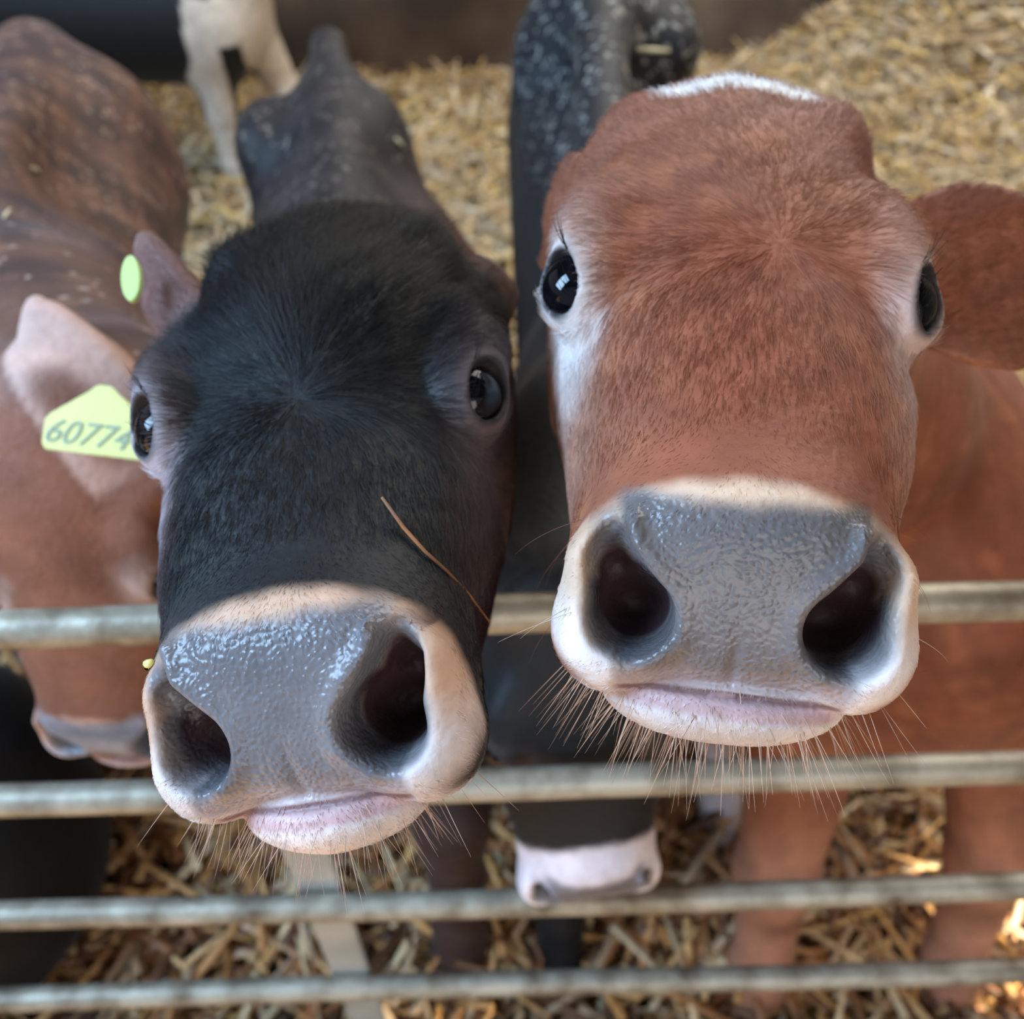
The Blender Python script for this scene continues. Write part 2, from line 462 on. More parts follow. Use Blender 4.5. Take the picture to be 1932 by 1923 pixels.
def coat_hair(c, count, length, flow, rad=.00011, lift=.25, seed=1, dens=None, shade=(.75, 1.3), name='fur', curl=.75, tint=None, free=False):
    """short hairs combed over the body mesh; all inputs are functions of head-local cm"""
    g = np.random.default_rng(seed); me = c.obj.data
    me.calc_loop_triangles(); nt = len(me.loop_triangles)
    T = np.empty(nt * 3, np.int32); me.loop_triangles.foreach_get('vertices', T); T = T.reshape(-1, 3)
    V = np.empty(len(me.vertices) * 3); me.vertices.foreach_get('co', V); V = V.reshape(-1, 3)
    N = np.empty(len(me.vertices) * 3); me.vertices.foreach_get('normal', N); N = N.reshape(-1, 3)
    a, b, d = V[T[:, 0]], V[T[:, 1]], V[T[:, 2]]
    A = np.linalg.norm(np.cross(b - a, d - a), axis=1)
    C = c.loc((a + b + d) / 3); A = A * dens(C)
    idx = g.choice(nt, count, p=A / A.sum())
    u = g.random((count, 2)); fl = u.sum(1) > 1; u[fl] = 1 - u[fl]
    w = np.c_[1 - u.sum(1), u]
    P = (V[T[idx]] * w[..., None]).sum(1); Nn = (N[T[idx]] * w[..., None]).sum(1); Nn /= np.linalg.norm(Nn, axis=1)[:, None]
    q = c.loc(P); fd = flow(q) @ c.R.T
    fd = fd - (fd * Nn).sum(1)[:, None] * Nn; fd /= np.linalg.norm(fd, axis=1)[:, None] + 1e-6
    if free: fd = flow(q) @ c.R.T; fd /= np.linalg.norm(fd, axis=1)[:, None]; fd = fd + g.normal(0, .13, fd.shape)
    # clumps: low-frequency wander of direction
    wnd = np.stack([np.sin(q @ np.array(v1) * f1 + p1) for v1, f1, p1 in (((1, .3, .5), 2.3, 0), ((-.4, 1, .2), 3.1, 1), ((.5, -.6, 1), 2.7, 2))], 1)
    side = np.cross(Nn, fd)
    fd = fd + side * (g.normal(0, .16, count) + .16 * wnd[:, 0] * wnd[:, 1])[:, None] + Nn * (lift + g.normal(0, .07, count) + .06 * wnd[:, 2])[:, None]
    fd /= np.linalg.norm(fd, axis=1)[:, None]
    L = length(q) * g.uniform(.6, 1.25, count) * c.sc
    k = 5; t = np.linspace(0, 1, k)
    Pt = P[:, None] + fd[:, None] * (L[:, None] * t)[..., None] - Nn[:, None] * (L[:, None] * t ** 2 * lift * curl)[..., None] - Nn[:, None] * .0002
    col = c.color(c, P)[:, :3] * g.uniform(shade[0], shade[1], count)[:, None]
    if tint is not None: col = np.tile(lin(tint), (count, 1)) * g.uniform(shade[0], shade[1], count)[:, None]
    return hair_obj(name, Pt, g.uniform(.7, 1.2, count) * rad, np.clip(col, 0, 1), c.obj)

# ------------------------------------------------------------------ coat colours (head-local centimetres)
def mixc(col, c2, m): return col * (1 - m[:, None]) + lin(c2)[None] * m[:, None]
def vnoise(q, f, s=0):
    o = np.zeros(len(q))
    for i, (a, b, c) in enumerate(((1, .7, -.3), (-.5, 1, .8), (.3, -.9, 1), (1, 1, .2), (-.8, .4, 1))):
        o += np.sin(f * (1 + .37 * i) * (a * q[:, 0] + b * q[:, 1] + c * q[:, 2]) + s + i * 1.7)
    return o / 5

def mzin(x, v, n):
    """1 well inside the muzzle block, where the nostril channels run"""
    return ((np.abs(x) < 5.3) & (v > -3.2) & (v < 3.0) & (n < .2)).astype(float)

def face_colors(c, P, col, o):
    """muzzle, nostril, lip, eye ring colours shared by all calves"""
    q = c.loc(P); x, v, n = muz(q, c.head); ax = np.abs(x); wet = np.zeros(len(P))
    nz = vnoise(q, 1.6)
    far = q[:, 1] > -18
    inhead = (np.abs(q[:, 0]) < 11) & (q[:, 1] > -16) & (q[:, 1] < 20) & (q[:, 2] > -14) & (q[:, 2] < 8)
    # eye ring
    e = np.stack([np.abs(q[:, 0]), q[:, 1], q[:, 2]], 1)
    de = np.sqrt((((e - EYE_C - np.array(o.get('eyeoff', (.2, .2, -.3)))) / np.array(o.get('eyes', (1, 1, 1)))) ** 2).sum(1))
    m = (1 - sst(de + .35 * nz, o.get('ering0', 2.2), o.get('ering', 4.4))) * o.get('ringamt', 1) * inhead
    if 'leftpale' in o: m = m * (1 - (1 - o['leftpale']) * (q[:, 0] < 0))
    col = mixc(col, o.get('ringc', (214, 202, 196)), m)
    # mealy muzzle
    ms = o.get('msize', 1.0)
    r = np.sqrt((x / (7.2 * ms)) ** 2 + ((v + .4) / (5.0 * ms)) ** 2 + ((n + 1.0) / (4.6 * ms)) ** 2) + .02 * nz
    r = r + .03 * (ax < 2) * 0
    m = (1 - sst(r, .86, .97)) * inhead
    col = mixc(col, o.get('mealy', (202, 170, 144)), m)
    m2 = m * sst(-v, -.5, 2.2)
    col = mixc(col, o.get('mealy2', (212, 200, 196)), m2)
    ch = sst(-v, 3.2, 4.0) * sst(n, -6.0, -4.2) * inhead
    col = mixc(col, o.get('mealy2', (212, 200, 196)), ch)
    # nose pad
    bx = np.maximum(ax - (3.7 + .25 * sst(v, 0, 2.5)), 0); bv = np.maximum(np.abs(v - .1) - 2.95, 0)
    d1 = np.sqrt(bx ** 2 + bv ** 2)
    d2 = np.sqrt((ax - 3.6) ** 2 + ((v + .2) / 1.15) ** 2) - 1.3
    d3 = np.sqrt((ax - 4.35) ** 2 + ((v - 1.4) / 1.5) ** 2) - .55
    dp = np.minimum(np.minimum(d1, d2), d3) + .15 * nz
    front = sst(n, -2.4, -1.2) * inhead
    pad = (1 - sst(dp, .05, .75)) * front
    col = mixc(col, o.get('pad', (106, 98, 96)), pad)
    up = pad * sst(v, .6, 2.4) * (1 - sst(ax, 3.4, 4.2))
    col = mixc(col, o.get('pad_up', (92, 88, 88)), up * .7)
    wing = (1 - sst(np.minimum(d2, d3), -.7, .25)) * sst(ax, 3.2, 4.6) * front
    col = mixc(col, o.get('wing', (46, 50, 58)), wing * .9)
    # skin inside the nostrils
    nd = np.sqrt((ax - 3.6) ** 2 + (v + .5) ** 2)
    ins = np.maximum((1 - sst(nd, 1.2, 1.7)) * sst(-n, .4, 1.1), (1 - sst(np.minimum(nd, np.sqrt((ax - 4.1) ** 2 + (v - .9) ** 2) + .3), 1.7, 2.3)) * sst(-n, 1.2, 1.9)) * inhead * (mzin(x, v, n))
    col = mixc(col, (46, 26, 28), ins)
    # dark pigment rim
    rimd = np.abs(nd - 1.5)
    col = mixc(col, (50, 52, 60), (1 - sst(rimd, .1, .5)) * front * sst(-v, -.2, 1.4) * .5)
    wet = np.maximum(wet, pad * (1 - .35 * wing))
    # lips
    gx = x - c.head.get('lipx', 0); gv = -3.35 - .012 * gx * gx + c.head.get('lipslope', 0) * gx
    lp = (1 - sst(np.abs(v - gv + .30), .22, .62)) * sst(n, -2.2, -.6) * (1 - sst(ax, 3.4, 4.4)) * inhead
    col = mixc(col, o.get('lip', (178, 140, 140)), lp * .85)
    wet = np.maximum(wet, lp * .5)
    pk = sst(-v, 2.1, 3.0) * (1 - sst(-v, 3.3, 3.6)) * pad
    col = mixc(col, (176, 156, 156), pk * .6)
    # mouth line
    ml = (1 - sst(np.abs(v - gv), .05, .2)) * sst(n, -2.0, -.8) * (1 - sst(ax, 3.6, 4.2)) * inhead
    col = mixc(col, (84, 50, 52), ml * .8)
    # eyelids
    w_ = e - EYE_C; al = w_ @ EYE_O; a1 = w_ @ EYE_T; b1 = w_ @ EYE_B
    rl = np.sqrt((a1 / 1.45) ** 2 + (b1 / 1.06) ** 2)
    lid = (1 - sst(rl, 1.0, 1.32)) * sst(al, .2, .9) * inhead
    col = mixc(col, (34, 26, 26), lid)
    return np.c_[col, wet]

def uni(P, c): return np.tile(lin(c), (len(P), 1)).astype(float)

# ------------------------------------------------------------------ the shed
M_STRAWBED = noise_mat('straw_bed', (96, 70, 40), (190, 160, 112), scale=26, rough=.95, bump=1.0, bscale=70, c3=(146, 112, 66), dist=.02, lo=.3, hi=.7)
M_WALL = noise_mat('stained_concrete', (58, 47, 40), (112, 94, 78), scale=2.2, rough=.9, bump=.3, bscale=30, c3=(84, 68, 56))
M_BOARD = noise_mat('weathered_boards', (70, 58, 48), (118, 100, 82), scale=3, rough=.85, bump=.3, bscale=20, stretch=(1, 1, .15))
M_ROOF = noise_mat('fibre_cement_roof', (62, 62, 64), (92, 92, 94), scale=3, rough=.9, bump=.1)
M_GALV = noise_mat('galvanised_steel', (92, 78, 60), (172, 166, 150), scale=26, rough=.5, bump=.25, bscale=120, metal=.35, c3=(140, 132, 116), dist=.003, lo=.30, hi=.62)
M_FLAT = noise_mat('flat_steel_bar', (158, 162, 162), (196, 200, 198), scale=9, rough=.5, bump=.1, metal=.3)

def bank(x, y):
    """straw bedding height"""
    h = .34 * np.exp(-((y - 4.1) / .6) ** 2) * (.0 + 1. * sst(x, .9, 1.7))
    h += .35 * sst(x, 1.2, 2.2) * sst(y, 3.0, 4.3)
    h += .018 * np.sin(3.1 * x + 1.3 * y) * np.sin(2.3 * y - x) + .012 * np.sin(9 * x + 2) * np.sin(8 * y)
    return h + .01
n = 130
xs = np.linspace(-3.19, 2.89, n); ys = np.linspace(-1.2, 4.11, n)
X, Y = np.meshgrid(xs, ys, indexing='ij'); V = np.stack([X.ravel(), Y.ravel(), bank(X, Y).ravel()], 1)
I = np.arange(n * n).reshape(n, n)
Q = np.stack([I[:-1, :-1].ravel(), I[1:, :-1].ravel(), I[1:, 1:].ravel(), I[:-1, 1:].ravel()], 1)
o = link('floor', np_mesh('floor', V, Q), M_STRAWBED); tag(o, 'deep straw bedding over the floor of the pen', None, kind='structure')
o = link('wall_back', box_mesh('wall_back', (-3.3, 4.12, -.05), (3.0, 4.25, 3.2), .004), M_WALL); tag(o, 'dark stained concrete wall at the back of the pen', None, kind='structure')
o = link('ceiling', box_mesh('ceiling', (-3.3, -1.6, 3.1), (3.0, 4.25, 3.16)), M_ROOF); tag(o, 'grey shed roof over the pen', None, kind='structure')
o = link('wall_left', box_mesh('wall_left', (-3.3, -1.2, -.05), (-3.2, 4.12, 1.2)), M_WALL); tag(o, 'low concrete wall at the left of the pen', None, kind='structure')

# unseen right wall, added to block the sun; its holes shape the floor patches
def pix_floor(px, py):
    d = CR * ((px - CX) / F) - CU * ((py - CY) / F) + CF; t = -(CAMH - .03) / d[2]; return CAM + d * t
gaps = []
for px, py, gw, gh in ((1885, 1795, .12, .09), (1915, 1905, .10, .07), (1925, 1612, .09, .07), (1655, 1628, .03, .04), (1722, 1705, .03, .03), (695, 1915, .02, .02)):
    P = pix_floor(px, py); t = (2.9 - P[0]) / SUN_TO[0]; H = P + SUN_TO * t; gaps.append((H[1], H[2], gw, gh))
ye = sorted(set([-1.2, 4.12] + [round(g[0] + s_ * g[2], 4) for g in gaps for s_ in (-1, 1)])); ze = sorted(set([-.05, 3.1] + [round(g[1] + s_ * g[3], 4) for g in gaps for s_ in (-1, 1)]))
bm = bmesh.new()
for i in range(len(ye) - 1):
    for j in range(len(ze) - 1):
        yc = (ye[i] + ye[i + 1]) / 2; zc = (ze[j] + ze[j + 1]) / 2
        if any(abs(yc - g[0]) < g[2] and abs(zc - g[1]) < g[3] for g in gaps): continue
        vs = [bm.verts.new((2.9, a, b)) for a, b in ((ye[i], ze[j]), (ye[i + 1], ze[j]), (ye[i + 1], ze[j + 1]), (ye[i], ze[j + 1]))]
        bm.faces.new(vs)
bmesh.ops.remove_doubles(bm, verts=bm.verts[:], dist=1e-4)
r_ = bmesh.ops.extrude_face_region(bm, geom=bm.faces[:]); bmesh.ops.translate(bm, verts=[v for v in r_['geom'] if isinstance(v, bmesh.types.BMVert)], vec=(.03, 0, 0))
me = bpy.data.meshes.new('wall_right'); bm.to_mesh(me); bm.free()
o = link('wall_right', me, M_BOARD); tag(o, 'unseen boarded wall added to block the sun, with holes for the sun patches', None, kind='structure')

# ------------------------------------------------------------------ the gate
GY = .376
gate = bpy.data.objects.new('farm_gate', None); COL.objects.link(gate); gate.location = (0, GY, 0)
tag(gate, 'weathered galvanised tubular farm gate with horizontal rails in front of the calves', 'gate')
RZ = [CAMH - .4465, CAMH - .648, CAMH - .857, CAMH - 1.062, CAMH - 1.262]
def gpart(name, me, mat): 
    o = link(name, me, mat, gate); return o
for z in RZ:
    xs_ = np.linspace(-1.35, 1.35, 28)
    gpart('rail', tube_mesh('rail', [(x, .0015 * math.sin(x * 5 + z * 9), z) for x in xs_], [.0128] * 28, 24), M_GALV)
for x in (-1.35, 1.35):
    gpart('end_post', tube_mesh('end_post', [(x, 0, .03), (x, 0, RZ[0] + .02)], [.02, .02], 20), M_GALV)
gpart('brace', box_mesh('brace', (-.212, .014, .05), (-.170, .020, RZ[0]), .002), M_FLAT)
# light paint smudge on the second rail, at the right
def smudge(pts, r):
    return tube_mesh('paint_mark', pts, [r] * len(pts), 8)
for pts in ([(.400, -.0115, RZ[1] + .010), (.402, -.0128, RZ[1] - .001)], [(.402, -.0128, RZ[1] - .001), (.418, -.0128, RZ[1] - .001)], [(.432, -.0115, RZ[1] + .009), (.424, -.0125, RZ[1] + .003), (.434, -.0128, RZ[1] - .002)]):
    o = gpart('paint_mark', smudge(pts, .0016), M_FLAT); o['label'] = 'pale paint mark'

def head_zone(q): return (np.abs(q[:, 0]) < 10) & (q[:, 1] > -9) & (q[:, 1] < 20) & (q[:, 2] > -10) & (q[:, 2] < 8)
def fine_zone(q):
    e = np.stack([np.abs(q[:, 0]), q[:, 1], q[:, 2]], 1) - EYE_C - EYE_O
    x, v, n = muz(q, {})
    return (np.sqrt((e * e).sum(1)) < 3.2) | ((np.abs(x) < 7) & (v > -6) & (v < 4.6) & (n > -3.5))

def leg(c, top, knee, fet, foot, r=(.062, .036, .026, .036), k=.04):
    top, knee, fet, foot = map(np.array, (top, knee, fet, foot))
    c.prims += [('c', top, knee, r[0], r[1], k), ('c', knee, fet, r[1], r[2], .02), ('e', knee, (.040, .042, .05), .02),
                ('c', fet, foot + np.array([0, 0, .03]), r[2] * 1.15, r[3], .015), ('c', foot + np.array([0, 0, .035]), foot + np.array([0, -.02, .012]), r[3], r[3] * 1.1, .01)]

# whorl on the forehead, hair radiates from it and runs down the nose
def flow_head(q, wy=-2.0, wx=0.0):
    d = np.stack([q[:, 0] - wx, q[:, 1] - wy, -.25 * np.abs(q[:, 0])], 1)
    r = np.sqrt(d[:, 0] ** 2 + d[:, 1] ** 2)[:, None] + .2
    d = d / r
    down = sst(q[:, 1], wy, wy + 4)[:, None]
    d = d * (1 - .6 * down) + np.array([0, 1, 0.]) * down * .8
    x, v, n = muz(q, {})
    mz = sst(n, -4.5, -1.5)[:, None]
    dm = np.stack([x * .25, np.zeros(len(q)), np.zeros(len(q))], 1) - MV[None] * 1.0
    return d * (1 - mz) + dm * mz

# ================================================================== calf A: red-brown calf at the right
A = Calf('brown', .004)
optA = dict(ears=[dict(base=(-7.9, -7.4, -3.4), axis=(-1, -.18, -.2), face=(-.1, .55, .8), len=15.5, wid=4.6, cup=.06),
                  dict(base=(6.6, -9.8, -1.6), axis=(.45, -.55, -.7), face=(.5, .5, .7), len=8, wid=3.0, cup=.07)],
            lipx=.3, lipslope=.02, skew=.45)
A.set_head([[-0.9915, -0.1238, -0.0394], [0.0745, -0.79, 0.6085], [-0.1064, 0.6004, 0.7926]], (0.0963, 0.0899, -0.4077), optA)
nk = A.wld((0, -9, -6)); A.prims = [
    ('c', nk, (.27, .64, .86), .072, .105, .05),
    ('c', (.27, .64, .86), (.42, .80, .66), .105, .15, .06),
    ('c', (.435, .74, .62), (.46, 1.30, .62), .16, .15, .06),
    ('e', (.43, .66, .58), (.16, .17, .20), .06),
    ('e', (.46, 1.32, .62), (.15, .16, .15), .05)]
leg(A, (.33, .62, .55), (.295, .49, .30), (.30, .46, .11), (.30, .44, 0), r=(.075, .044, .033, .042))
leg(A, (.53, .62, .55), (.545, .50, .30), (.55, .46, .11), (.55, .44, 0), r=(.075, .044, .033, .042))
leg(A, (.36, 1.34, .52), (.34, 1.42, .30), (.35, 1.36, .11), (.35, 1.34, 0))
leg(A, (.53, 1.34, .52), (.56, 1.42, .30), (.55, 1.36, .11), (.55, 1.34, 0))

def color_A(c, P):
    q = c.loc(P); col = uni(P, (134, 78, 54)); n1 = vnoise(q, .35); n2 = vnoise(q, .9, 2)
    col = mixc(col, (118, 60, 40), .5 * sst(n1, 0, .6))
    col = mixc(col, (168, 104, 70), .5 * sst(n2, .1, .7))
    bridge = np.exp(-(q[:, 0] / 3.2) ** 2) * sst(q[:, 1], -3, 2) * (1 - sst(q[:, 1], 11, 14)) * (q[:, 2] > 0)
    col = mixc(col, (120, 56, 34), bridge * .8)
    side = sst(np.abs(q[:, 0]), 4.6, 7.0) * sst(q[:, 1], -6, 0) * (1 - sst(q[:, 1], 8, 12))
    col = mixc(col, (186, 150, 132), side * .55)
    # dull greyer crown
    cr = (1 - sst(q[:, 1], -11, -5)) * (q[:, 2] > -2)
    col = mixc(col, (130, 82, 66), cr * .5)
    # white star band across the poll
    by = q[:, 1] - (-12.4 + .10 * np.abs(q[:, 0]) ** 1.5 + .25 * n2)
    star = (1 - sst(np.abs(by), .45, .8)) * (1 - sst(np.abs(q[:, 0]), 3.2, 4.4)) * (q[:, 2] > 0)
    col = mixc(col, (226, 220, 214), star * (q[:, 1] > -16))
    # paler inside of legs and brisket
    low = (1 - sst(P[:, 2], .35, .60)); col = mixc(col, (172, 118, 92), low * .6)
    hoof = (1 - sst(P[:, 2], .035, .05)); col = mixc(col, (52, 42, 38), hoof)
    return face_colors(c, P, col, dict(ering0=1.2, ering=4.0, ringc=(214, 204, 200), eyes=(.8, 1.6, 1.2), eyeoff=(1.3, 1.4, -.6), leftpale=.35))
build_calf(A, color_A, 'red-brown calf with a white band on its crown, sniffing over the top rail', (-.25, .02, -.03), (1.05, 1.75, 1.35), refine=(head_zone, fine_zone))
add_eyes(A)

# ================================================================== calf B: black calf at the left
def pose(Pm, Pp, up, scale=1.0):
    """head axes from muzzle and poll positions given as (px, py, depth)"""
    f_ = lambda q: np.array([(q[0] - CX) / F * q[2], -(q[1] - CY) / F * q[2], -q[2]])
    a, b = f_(Pm), f_(Pp); Yv = (a - b) / np.linalg.norm(a - b)
    Z = np.array(up, float); Z -= (Z @ Yv) * Yv; Z /= np.linalg.norm(Z); X = np.cross(Yv, Z)
    return np.stack([X, Yv, Z], 1), a - Yv * .155 * scale

B = Calf('black', .004)
optB = dict(ears=[dict(base=(-6.4, -11.4, -2.2), caxis=(.30, .55, -.80), cface=(.3, .2, .9), len=8, wid=2.2, cup=.08),
                  dict(base=(7.9, -10.6, -2.2), caxis=(-.66, .72, -.30), cface=(-.5, -.2, .8), len=9.5, wid=2.1, cup=.10)],
            twist=.11, mx=-.35, yaw=.24, lipx=-.5, lipslope=-.02, dome=.7, brow=.8)
B.set_head([[-.9945, .0669, -.0805], [-.104, -.7222, .6839], [-.0124, .6885, .7251]], (-.0859, .0408, -.4266), optB)
nk = B.wld((0, -9, -6)); B.prims = [
    ('c', nk, (-.14, .70, .84), .078, .11, .05),
    ('c', (-.14, .70, .84), (-.185, .86, .70), .105, .14, .06),
    ('c', (-.18, .82, .64), (-.27, 1.50, .68), .148, .135, .06),
    ('e', (-.17, .76, .58), (.135, .15, .18), .06),
    ('e', (-.195, 1.12, .60), (.185, .34, .20), .06), ('e', (-.36, 1.42, .80), (.04, .07, .05), .08), ('e', (-.19, 1.42, .80), (.04, .07, .05), .08),
    ('c', (-.18, .9, .80), (-.28, 1.64, .86), .03, .03, .09),
    ('c', (-.28, 1.66, .80), (-.29, 1.74, .55), .03, .02, .03)]
leg(B, (-.10, .72, .50), (-.085, .56, .30), (-.085, .52, .11), (-.085, .50, 0), r=(.07, .042, .032, .042))
leg(B, (-.24, .78, .50), (-.26, .80, .30), (-.26, .79, .11), (-.26, .78, 0))
leg(B, (-.34, 1.56, .52), (-.36, 1.62, .30), (-.36, 1.57, .11), (-.36, 1.55, 0))
leg(B, (-.18, 1.56, .52), (-.16, 1.62, .30), (-.17, 1.57, .11), (-.17, 1.55, 0))

def color_B(c, P):
    q = c.loc(P); col = uni(P, (12, 12, 15)); n1 = vnoise(q, .35); n2 = vnoise(q, .8, 2)
    body = sst(-q[:, 1], 15, 19)
    col = mixc(col, (48, 40, 40), body * (.35 + .5 * sst(n1, -.2, .5)))
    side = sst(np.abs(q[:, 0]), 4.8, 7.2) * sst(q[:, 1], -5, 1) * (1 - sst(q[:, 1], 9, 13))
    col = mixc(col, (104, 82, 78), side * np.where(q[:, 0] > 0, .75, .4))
    ear = np.zeros(len(q))
    for e_ in optB['ears']:
        a, b, cc = ear_frame(e_); w = q - np.array(e_['base']); s_ = w @ a; bb = w @ b; c2 = w @ cc - e_['cup'] * bb * bb + .016 * s_ * s_
        ear = np.maximum(ear, sst(s_, 0, 2) * (s_ < 13) * (1 - sst(np.abs(bb), 2.8, 3.4)) * (1 - sst(np.abs(c2), 1.5, 2.2)))
    col = mixc(col, (120, 84, 76), ear * np.where(q[:, 0] > 0, .85, .55))
    sp = (np.random.default_rng(9).random(len(P)) < .10) * (n2 > .15) * body * sst(P[:, 2], .7, .8); col = mixc(col, (150, 140, 126), sp * .7)
    fl = np.exp(-(((P - np.array([-.02, 1.05, .72])) / np.array([.10, .30, .10])) ** 2).sum(1))
    col = mixc(col, (104, 60, 46), fl * .8)
    leg_ = 1 - sst(P[:, 2], .30, .5); col = mixc(col, (66, 46, 40), leg_ * .8)
    return face_colors(c, P, col, dict(ering0=1.0, ering=3.6, ringc=(176, 164, 170), eyes=(.8, 1.8, 1.2), eyeoff=(1.2, 1.8, -.6), leftpale=.12,
             pad=(108, 104, 106), pad_up=(92, 90, 94), mealy=(186, 150, 126), mealy2=(206, 192, 188), wing=(52, 54, 62), msize=1.02))
build_calf(B, color_B, 'black calf with a shaggy forehead and pale muzzle, reaching over the rails', (-.55, .02, -.03), (.12, 1.85, 1.35), refine=(head_zone, fine_zone))
add_eyes(B)

# ================================================================== calf C: black calf pushing its white muzzle through the gate
Cc = Calf('low', .005)
R_, T_ = pose((1120, 1682, .803), (1076, 1150, .742), (0.0, .5, .85), 1.0)
optC = dict(ears=[dict(base=(-7.0, -9.0, -3.0), caxis=(.5, .3, -.6), cface=(.3, .3, .9), len=9, wid=3.4),
                  dict(base=(7.0, -9.0, -3.0), caxis=(-.4, .5, -.6), cface=(-.3, .3, .9), len=9, wid=3.4)])
Cc.set_head(R_, T_, optC, 1.0)
nk = Cc.wld((0, -9, -5)); Cc.prims = [
    ('c', nk, (.09, .72, .74), .066, .092, .05),
    ('c', (.09, .72, .74), (.125, .90, .68), .092, .11, .06),
    ('c', (.128, .86, .62), (.145, 1.60, .72), .115, .135, .06),
    ('e', (.18, 1.68, .81), (.155, .14, .16), .05), ('e', (.27, 1.60, .86), (.05, .06, .05), .06), ('e', (.10, 1.62, .84), (.05, .06, .05), .06),
    ('c', (.12, .95, .78), (.17, 1.74, .97), .03, .04, .10)]
leg(Cc, (.085, .84, .50), (.052, .58, .30), (.047, .52, .11), (.047, .49, 0))
leg(Cc, (.18, .84, .50), (.25, .74, .30), (.292, .69, .11), (.305, .68, 0), r=(.06, .034, .026, .036))
leg(Cc, (.09, 1.64, .52), (.07, 1.72, .30), (.08, 1.67, .11), (.08, 1.65, 0))
leg(Cc, (.25, 1.64, .52), (.27, 1.72, .30), (.26, 1.67, .11), (.26, 1.65, 0))
def color_C(c, P):
    q = c.loc(P); col = uni(P, (15, 15, 18)); n1 = vnoise(q, .35); g = np.random.default_rng(5)
    top = sst(P[:, 2], .74, .84) * sst(P[:, 1], 1.0, 1.3)
    col = mixc(col, (46, 46, 50), top * (.4 + .4 * n1))
    sp = (g.random(len(P)) < .22) * (vnoise(q, 1.1, 3) > .15) * top
    col = mixc(col, (168, 166, 158), sp * .75)
    wl = (P[:, 0] > .20) & (P[:, 1] < .9) & (P[:, 2] < .30); m = wl * (.5 + .5 * np.sign(vnoise(q, .5) + .35 + .6 * (P[:, 0] - .26) / .03))
    col = mixc(col, (206, 198, 204), np.clip(m, 0, 1)); col = mixc(col, (20, 20, 24), (P[:, 2] < .05) * 1.0)
    return face_colors(c, P, col, dict(ringamt=.2, mealy=(214, 200, 202), mealy2=(222, 220, 230), pad=(132, 130, 142), msize=1.36, ringc=(120, 110, 110)))
build_calf(Cc, color_C, 'black calf with its head low, pushing a white muzzle through the gap between two rails', (-.08, .25, -.03), (.45, 1.9, 1.15))
add_eyes(Cc, lashes=False)

# ================================================================== calf D: brown calf at the left behind the gate
D = Calf('tagged', .005)
R_, T_ = pose((200, 1398, .745), (98, 745, .66), (-.05, .5, .8), 1.0)
optD = dict(ears=[dict(base=(-6.6, -7.6, 1.0), caxis=(-.50, .82, .30), cface=(.15, -.1, 1), len=13.5, wid=3.0, cup=.05),
                  dict(base=(7.0, -9.0, -2.0), caxis=(-.7, .3, -.6), cface=(-.3, .3, .9), len=11, wid=3.6)])
optD['th'] = 1.0
D.set_head(R_, T_, optD, 1.0)
nk = D.wld((0, -9, -6)); D.prims = [
    ('c', nk, (-.44, .70, .86), .085, .125, .05),
    ('c', (-.44, .70, .86), (-.54, .90, .76), .125, .16, .06),
    ('c', (-.56, .88, .68), (-.69, 1.38, .72), .165, .185, .06),
    ('e', (-.54, .86, .58), (.16, .16, .20), .06),
    ('e', (-.70, 1.44, .74), (.19, .16, .17), .05), ('e', (-.60, 1.40, .84), (.06, .10, .07), .07), ('c', (-.52, .80, .93), (-.70, 1.50, .91), .03, .035, .10),
    ('c', (-.72, 1.56, .88), (-.73, 1.62, .50), .03, .02, .03)]
leg(D, (-.47, .86, .50), (-.46, .84, .30), (-.46, .82, .11), (-.46, .81, 0))
leg(D, (-.64, .92, .50), (-.66, 1.02, .30), (-.66, 1.01, .11), (-.66, 1.0, 0))
leg(D, (-.62, 1.42, .52), (-.60, 1.50, .30), (-.60, 1.45, .11), (-.60, 1.43, 0))
leg(D, (-.80, 1.42, .52), (-.82, 1.50, .30), (-.82, 1.45, .11), (-.82, 1.43, 0))
def color_D(c, P):
    q = c.loc(P); n1 = vnoise(q, .30); n2 = vnoise(q, .8, 2); g = np.random.default_rng(6)
    col = uni(P, (108, 76, 62)); body = sst(-q[:, 1], 12, 17)
    col = mixc(col, (62, 46, 44), np.clip(body * (.35 + .6 * sst(n1, -.3, .5)), 0, 1))
    col = mixc(col, (146, 106, 84), .35 * sst(n2, .1, .6))
    face = (1 - body); col = mixc(col, (122, 70, 48), face * .6)
    rib = sst(np.sin((P[:, 1] + .25 * P[:, 2]) * 62), .4, .9) * body * (P[:, 2] < .86) * .15
    col = mixc(col, (150, 116, 98), rib)
    sp = (g.random(len(P)) < .05) * body * (n2 > .1); col = mixc(col, (178, 160, 150), sp * .7)
    ar = optD['ears'][0]; a, b, cc = ear_frame(ar); s_ = (q - np.array(ar['base'])) @ a; bb = (q - np.array(ar['base'])) @ b; c2 = (q - np.array(ar['base'])) @ cc
    c2 = c2 - ar['cup'] * bb * bb + .016 * s_ * s_
    ear = sst(s_, -.6, .8) * (s_ < 16) * (1 - sst(np.abs(bb), 3.3, 3.9)) * (1 - sst(np.abs(c2), 1.5, 2.2))
    col = mixc(col, (184, 150, 138), ear * .95)
    side = sst(q[:, 0], 4.6, 7.0) * sst(q[:, 1], -6, 0) * (1 - sst(q[:, 1], 8, 12))
    col = mixc(col, (168, 118, 92), side * .5)
    return face_colors(c, P, col, dict(ringamt=.3, mealy=(190, 150, 132), mealy2=(206, 196, 198), pad=(152, 150, 160), pad_up=(120, 118, 126), msize=.98))
build_calf(D, color_D, 'brown calf with a pale tagged ear standing behind the left end of the rails', (-1.02, .30, -.03), (-.1, 1.75, 1.3))
add_eyes(D, lashes=False)

